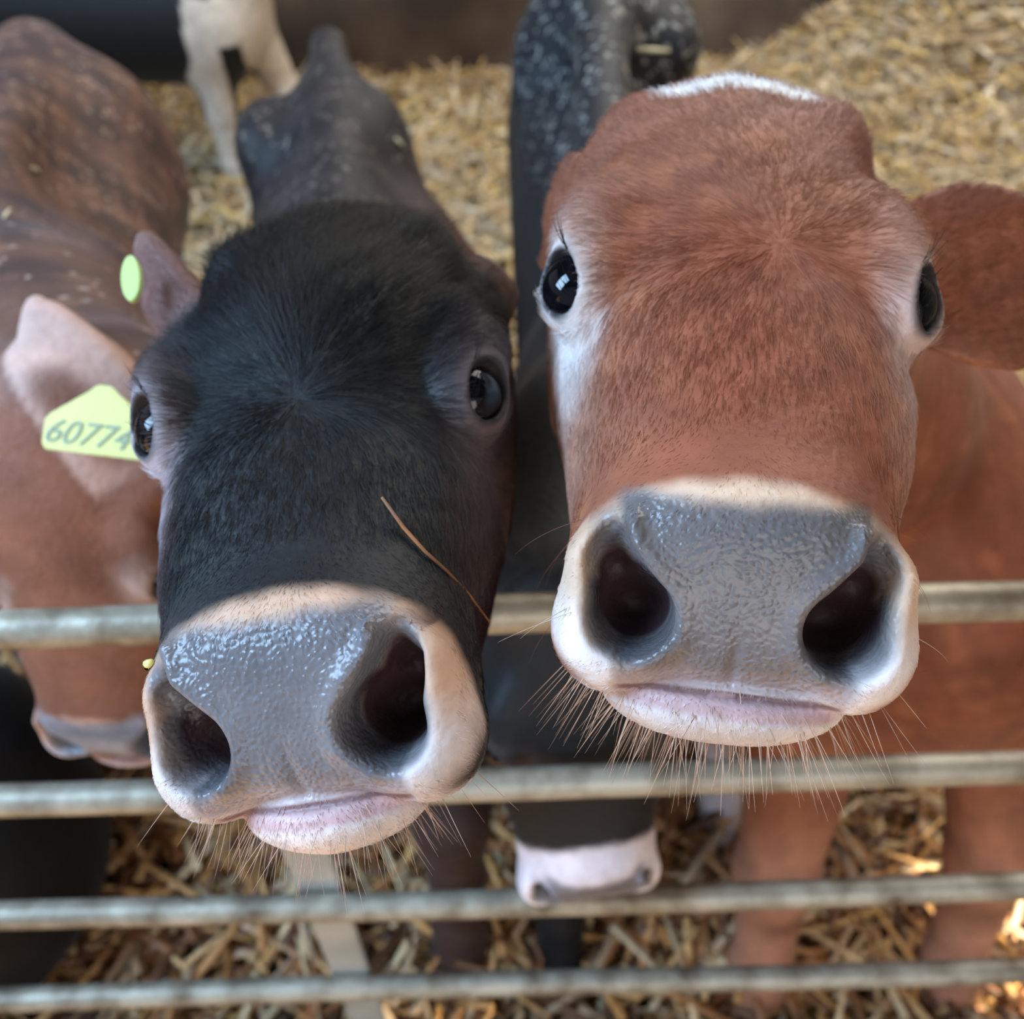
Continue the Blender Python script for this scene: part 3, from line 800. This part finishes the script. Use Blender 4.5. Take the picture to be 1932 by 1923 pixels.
# ================================================================== calf E: black and white calf at the back left
Ec = Calf('pied', .008)
R_ = np.array([[0, 1, 0], [1, 0, 0], [0, 0, -1.]])
Ec.R = np.stack([np.array([0, -1, 0.]), np.array([1, 0, -.25]) / 1.031, np.array([.25, 0, 1]) / 1.031], 1); Ec.O = np.array([-.42, 3.02, .90]); Ec.sc = .01
Ec.head = dict(ears=[dict(base=(-7, -9, -3), axis=(-1, -.3, 0), face=(0, .4, .9), len=10), dict(base=(7, -9, -3), axis=(1, -.3, 0), face=(0, .4, .9), len=10)])
nk = Ec.wld((0, -9, -6)); Ec.prims = [('c', nk, (-.84, 3.05, .68), .08, .14, .06), ('c', (-.88, 3.05, .56), (-1.62, 3.08, .58), .21, .21, .06), ('e', (-1.65, 3.08, .66), (.18, .19, .19), .05), ('c', (-1.82, 3.08, .75), (-1.86, 3.08, .4), .03, .02, .03)]
leg(Ec, (-.86, 2.97, .48), (-.875, 2.99, .28), (-.875, 3.01, .11), (-.87, 3.02, 0), r=(.085, .05, .038, .044))
leg(Ec, (-.78, 3.14, .48), (-.70, 3.16, .28), (-.66, 3.18, .11), (-.65, 3.18, 0), r=(.085, .048, .036, .042))
leg(Ec, (-1.60, 2.97, .48), (-1.66, 2.99, .28), (-1.62, 3.01, .11), (-1.62, 3.02, 0))
leg(Ec, (-1.56, 3.16, .48), (-1.60, 3.18, .28), (-1.56, 3.18, .11), (-1.56, 3.18, 0))
def color_E(c, P):
    col = uni(P, (12, 13, 15)); q = P * 100; nz = vnoise(q, .12) * .06
    w = (P[:, 0] + nz > -.92 + .25 * np.clip(P[:, 2] - .40, 0, 1)) & (P[:, 2] < .62 + nz * 2) & (P[:, 0] < -.5)
    w &= ~((np.abs(P[:, 0] + .795 - .1 * (P[:, 2] - .3)) < .028) & (P[:, 2] > .22) & (P[:, 2] < .50))
    w |= (P[:, 0] < -1.5) & (P[:, 2] < .3)
    w |= (P[:, 0] > -.40) & (np.abs(P[:, 1] - 3.02) < .025)
    col = mixc(col, (206, 192, 176), w * 1.0)
    return np.c_[mixc(col, (40, 36, 34), (P[:, 2] < .045) * 1.0), np.zeros(len(P))]
build_calf(Ec, color_E, 'black and white calf standing sideways in the far left corner of the pen', (-2.0, 2.7, -.03), (-.1, 3.4, 1.2))
add_eyes(Ec, lashes=False)

# ================================================================== calf F: black calf lying at the left edge
Fc = Calf('lying', .008)
Fc.R = np.stack([np.array([.35, .94, 0.]), np.array([-.94, .35, -.1]), np.array([-.1, .03, 1])], 1); Fc.R = np.linalg.qr(Fc.R)[0] * np.sign(np.diag(np.linalg.qr(Fc.R)[1])); Fc.O = np.array([-1.22, .75, .52]); Fc.sc = .01
Fc.head = dict(ears=[dict(base=(-7, -9, -3), axis=(-1, -.3, 0), face=(0, .4, .9), len=10), dict(base=(7, -9, -3), axis=(1, -.3, 0), face=(0, .4, .9), len=10)])
nk = Fc.wld((0, -9, -6)); Fc.prims = [('e', (-.82, .62, .23), (.25, .22, .25), .05), ('c', (-.90, .64, .30), nk, .14, .08, .06), ('e', (-.72, .58, .16), (.14, .17, .16), .06),
    ('c', (-.70, .50, .10), (-.86, .44, .05), .055, .035, .04), ('c', (-.86, .44, .05), (-.72, .42, .04), .033, .027, .02), ('c', (-1.0, .48, .10), (-1.14, .46, .05), .05, .03, .04)]
def color_F(c, P):
    col = uni(P, (9, 11, 14)); return np.c_[mixc(col, (34, 27, 24), .4 * sst(vnoise(P * 100, .15), .1, .6)), np.zeros(len(P))]
build_calf(Fc, color_F, 'black calf lying on the straw at the bottom left edge', (-1.5, .3, -.03), (-.4, 1.1, .75))
add_eyes(Fc, lashes=False)

# ------------------------------------------------------------------ ear tags
M_TAG = plain('tag_yellow', (206, 204, 126), .5); M_TAG2 = plain('tag_pale', (176, 196, 116), .45); M_INK = plain('tag_ink', (132, 146, 122), .6)
def tag_basis(xpx, up_tilt=0.0, back=0.0):
    a = CR * math.cos(up_tilt) + CU * math.sin(up_tilt); b = -CR * math.sin(up_tilt) + CU * math.cos(up_tilt)
    n_ = np.cross(a, b); b = b * math.cos(back) - n_ * math.sin(back); n_ = np.cross(a, b); return a, b, n_
def plate(name, outline, th, origin, basis, mat, parent, bev=.0006):
    bm = bmesh.new(); a, b, n_ = basis
    vs = [bm.verts.new(Vector(origin + a * x + b * y)) for x, y in outline]; f = bm.faces.new(vs)
    r = bmesh.ops.extrude_face_region(bm, geom=[f]); bmesh.ops.translate(bm, verts=[v for v in r['geom'] if isinstance(v, bmesh.types.BMVert)], vec=Vector(n_ * th))
    bmesh.ops.recalc_face_normals(bm, faces=bm.faces[:]); bmesh.ops.bevel(bm, geom=bm.edges[:], offset=bev, segments=2, affect='EDGES')
    me = bpy.data.meshes.new(name); bm.to_mesh(me); bm.free(); return link(name, me, mat, parent)
zt = .585
bas = tag_basis(0, -.12, .15); og = W(185, 812, zt)
cm = .01
out = [(-3.3, -1.25), (-3.0, -1.6), (3.2, -1.6), (3.45, -1.3), (3.45, .6), (3.1, 1.0), (1.0, 2.4), (.4, 2.9), (-.5, 2.9), (-1.0, 2.4), (-3.1, .75), (-3.4, .3)]
tg = plate('ear_tag', [(x * cm, y * cm) for x, y in out], .0014, og, bas, M_TAG, D.obj)
cu = bpy.data.curves.new('tag_number', 'FONT'); cu.body = '607741'; cu.size = .0215; cu.shear = .35; cu.extrude = .0002; cu.align_x = 'CENTER'; cu.align_y = 'CENTER'; cu.materials.append(M_INK)
tx = bpy.data.objects.new('tag_number', cu); COL.objects.link(tx); tx.parent = tg
bpy.context.view_layer.update()
tme = bpy.data.meshes.new_from_object(tx.evaluated_get(bpy.context.evaluated_depsgraph_get())); tme.materials.clear()
bpy.data.objects.remove(tx); tx = link('tag_number', tme, M_INK, tg); tx['label'] = 'grey green printed number'
mm_ = Matrix.Identity(4); po = og + bas[2] * .0018 - bas[1] * .0045 - bas[0] * .001
for i in range(3): mm_[i][0], mm_[i][1], mm_[i][2], mm_[i][3] = bas[0][i], bas[1][i], bas[2][i], po[i]
tx.matrix_world = mm_
eb = tag_basis(0, .12, .2)
plate('ear_tag', [(.0055 * math.cos(t), .0135 * math.sin(t)) for t in np.linspace(0, 2 * math.pi, 20, endpoint=False)], .004, W(252, 530, .50), eb, M_TAG2, B.obj)

# ------------------------------------------------------------------ fur, whiskers
def dens_head(C, zmin=-8, body=.04):
    x, v, n = muz(C, {}); head = sst(C[:, 1], -17, -14) * (C[:, 2] > zmin)
    pad = (np.abs(x) < 3.9) & (v > -3) & (v < 2.6) & (n > -2.3)
    nos = (np.abs(np.abs(x) - 4.0) < 1.6) & (np.abs(v - .2) < 2.4) & (n > -3.5)
    e = np.stack([np.abs(C[:, 0]), C[:, 1], C[:, 2]], 1) - EYE_C - EYE_O * 1.5
    eye = np.sqrt((e @ EYE_T) ** 2 + (1.15 * (e @ EYE_B)) ** 2 + (e @ EYE_O) ** 2) < 2.15
    return np.where(pad | nos | eye, 0.0, head + body)
def len_A(q):
    x, v, n = muz(q, {}); mz = sst(n, -5.0, -2.5)
    return (.95 * (1 - .35 * sst(q[:, 1], 2, 10))) * (1 - mz) + .26 * mz
coat_hair(A, 120000, len_A, lambda q: flow_head(q, .2, -1.6), dens=dens_head, seed=3)
def len_B(q):
    x, v, n = muz(q, {}); mz = sst(n, -5.0, -2.5); fh = (1 - sst(q[:, 1], -1, 5)) * (1 - sst(np.abs(q[:, 0]), 5.5, 7.5))
    return (.9 + 1.3 * fh) * (1 - mz) + .28 * mz
coat_hair(B, 110000, len_B, lambda q: flow_head(q, 2.1, .3), dens=dens_head, seed=4, lift=.32, shade=(.6, 1.5))
def wh_d(C):
    x, v, n = muz(C, {}); low = sst(-v, 2.6, 5.0) * (n > -5) * (n < .3) * (np.abs(x) < 6.3)
    return low * (.75 + np.abs(x) / 12) + 1e-9
def wh_f(q):
    x, v, n = muz(q, {}); return -MV[None] * 1.0 + np.array([1, 0, 0])[None] * (x * .12)[:, None] + MN[None] * .25
coat_hair(A, 260, lambda q: 2.5 + 0 * q[:, 0], wh_f, dens=wh_d, seed=8, lift=.4, rad=.00017, shade=(.6, 1.1), name='whiskers', curl=.15, tint=(196, 160, 136), free=True)
coat_hair(B, 170, lambda q: 2.0 + 0 * q[:, 0], wh_f, dens=wh_d, seed=9, lift=.55, rad=.00015, shade=(.6, 1.1), name='whiskers', curl=.15, tint=(196, 160, 136), free=True)
coat_hair(A, 26, lambda q: 3.0 + 0 * q[:, 0], lambda q: np.stack([q[:, 0], 0 * q[:, 0] + 1, -2 + 0 * q[:, 0]], 1), dens=lambda C: (np.abs(C[:, 0]) > 5.6) * (C[:, 1] > 9) * (C[:, 2] < 1) + 1e-9, seed=10, lift=.8, rad=.00013, shade=(.5, .8), name='whiskers', curl=.3)

# ------------------------------------------------------------------ straw
M_STRAW, nt, b_ = new_mat('straw'); at_ = nt.nodes.new('ShaderNodeAttribute'); at_.attribute_name = 'tint'
nt.links.new(at_.outputs['Color'], b_.inputs['Base Color']); b_.inputs['Roughness'].default_value = .5
b_.inputs['Transmission Weight'].default_value = 0
def straw_geo(cx, cy, cz, az, tilt, L, w, bend, roll):
    """flattened bent stalks, 3 rings of 4 corners each"""
    n = len(cx); t = np.array([-.5, .0, .5])
    d = np.stack([np.cos(az) * np.cos(tilt), np.sin(az) * np.cos(tilt), np.sin(tilt)], 1)
    s = np.stack([-np.sin(az), np.cos(az), 0 * az], 1); u = np.cross(d, s)
    s2 = s * np.cos(roll)[:, None] + u * np.sin(roll)[:, None]; u2 = np.cross(d, s2)
    c = np.stack([cx, cy, cz], 1)
    V = np.empty((n, 3, 4, 3))
    for i, tt in enumerate(t):
        ctr = c + d * (tt * L)[:, None] + (s2 * bend[:, None] + u2 * (bend[:, None] * .4)) * ((tt * 2) ** 2)
        for k, (a, b) in enumerate(((-1, -.35), (1, -.35), (1, .35), (-1, .35))):
            V[:, i, k] = ctr + s2 * (a * w / 2)[:, None] + u2 * (b * w / 2)[:, None]
    V = V.reshape(-1, 3); base = np.arange(n)[:, None] * 12; Q = []
    for i in range(2):
        for k in range(4):
            a, b = i * 4 + k, i * 4 + (k + 1) % 4
            Q.append(np.array([a, b, b + 4, a + 4]))
    Q.append(np.array([3, 2, 1, 0])); Q.append(np.array([8, 9, 10, 11]))
    return V, (base[:, None, :1] * 0 + base[:, None] + np.array(Q)[None]).reshape(-1, 4)
PAL = lin(np.array([(204, 162, 108), (184, 130, 78), (150, 98, 56), (216, 188, 146), (120, 76, 44), (192, 144, 84), (172, 142, 112), (96, 60, 38)]))
def straw_object(name, n, xr, yr, Lr, wr, lift, seed, label, pal):
    g = np.random.default_rng(seed); cx = g.uniform(*xr, n); cy = g.uniform(*yr, n)
    ok = np.abs(cx) < .75 + cy * .75
    cx, cy = cx[ok], cy[ok]; n = len(cx)
    cz = bank(cx, cy) + g.random(n) ** 2 * lift + .004
    V, Q = straw_geo(cx, cy, cz, g.uniform(0, math.pi, n), g.normal(0, .28, n), g.uniform(*Lr, n), g.uniform(*wr, n), g.normal(0, .012, n), g.uniform(-.6, .6, n))
    me = bpy.data.meshes.new(name)
    me.vertices.add(len(V)); me.vertices.foreach_set('co', V.astype(np.float32).ravel())
    me.loops.add(len(Q) * 4); me.loops.foreach_set('vertex_index', Q.astype(np.int32).ravel())
    me.polygons.add(len(Q)); me.polygons.foreach_set('loop_start', (np.arange(len(Q)) * 4).astype(np.int32)); me.update(calc_edges=True)
    col = pal[g.integers(0, len(pal), n)] * g.uniform(.7, 1.15, n)[:, None]
    at = me.color_attributes.new('tint', 'FLOAT_COLOR', 'POINT'); at.data.foreach_set('color', np.c_[np.repeat(col, 12, 0), np.ones(n * 12)].astype(np.float32).ravel())
    o = link(name, me, M_STRAW); tag(o, label, 'straw', None, 'stuff'); return o
straw_object('loose_straw', 17000, (-1.5, 1.6), (.22, 1.5), (.06, .22), (.004, .012), .06, 11, 'tangled golden brown straw stalks on the floor below and just behind the rails', PAL)
PAL2 = lin(np.array([(214, 190, 150), (196, 166, 118), (176, 146, 104), (224, 208, 178), (158, 128, 88), (206, 176, 112), (190, 176, 154)]))
straw_object('loose_straw', 34000, (-2.6, 2.75), (1.4, 3.98), (.08, .24), (.006, .014), .06, 12, 'loose pale straw litter covering the back of the pen', PAL2)

# straw caught on coats: one thing each, laid on the coat where it is seen
bpy.context.view_layer.update(); DG = bpy.context.evaluated_depsgraph_get()
def on_coat(px, py, off=.0015):
    d = Vector(CR * ((px - CX) / F) - CU * ((py - CY) / F) + CF).normalized()
    hit, loc, nor, *_ = S.ray_cast(DG, Vector(CAM), d)
    return np.array(loc) + np.array(nor) * off, np.array(nor)
M_BIT = plain('straw_stalk_pale', (214, 204, 168), .5); M_BIT2 = plain('straw_stalk_yellow', (206, 196, 120), .5); M_TWIG = noise_mat('straw_stalk_brown', (96, 58, 30), (150, 98, 58), scale=60, rough=.6, bump=0)
for (x0, y0), (x1, y1), r, mt, lb in (
    ((388, 412), (418, 386), .0016, M_BIT2, 'yellow straw fleck on the coat behind the shaggy black head'),
    ((8, 412), (36, 372), .0016, M_BIT, 'pale straw stalk on the brown back at the left edge'),
    ((58, 318), (70, 326), .003, M_BIT, 'white fleck on the brown back near the left edge'),
    ((745, 262), (762, 282), .003, M_BIT, 'upper pale fleck on the back behind the shaggy black head'),
    ((782, 246), (800, 252), .0025, M_BIT, 'small pale fleck nearest the spine of the shaggy black calf'),
    ((842, 345), (852, 362), .0022, M_BIT2, 'lower pale fleck on the flank of the shaggy black calf'),
    ((1200, 92), (1262, 96), .004, M_BIT, 'long pale straw stalk on the speckled black rump'),
    ((284, 1262), (292, 1250), .0018, M_BIT2, 'yellow straw bit stuck on the left edge of the black calf muzzle')):
    a, na = on_coat(x0, y0, r * .6); b, nb = on_coat(x1, y1, r * .6)
    if np.linalg.norm(a - b) > .08: b = a + (b - a) / np.linalg.norm(b - a) * .05
    o = link('straw_bit', tube_mesh('straw_bit', [a, (a + b) / 2 + na * .0008, b], [r * .7, r, r * .6], 8), mt); tag(o, lb, 'straw', 'straw caught on the calves')
pts = [on_coat(720 + 205 * t, 938 + 240 * t + 10 * math.sin(t * 6), .004)[0] for t in (0, .2, .4, .6, .8, 1)]
dep = [(p - CAM) @ CF for p in pts]; z0 = min(dep[:3])
pts = [W(720 + 205 * t, 938 + 240 * t + 10 * math.sin(t * 6), min(z0 + .035 * t, dd)) for t, dd in zip((0, .2, .4, .6, .8, 1), dep)]
o = link('straw_stalk', tube_mesh('straw_stalk', pts, [.0006, .0008, .0007, .0006, .0005, .0003], 8), M_TWIG); tag(o, 'thin brown straw stalk lying across the snout of the shaggy black calf', 'straw')
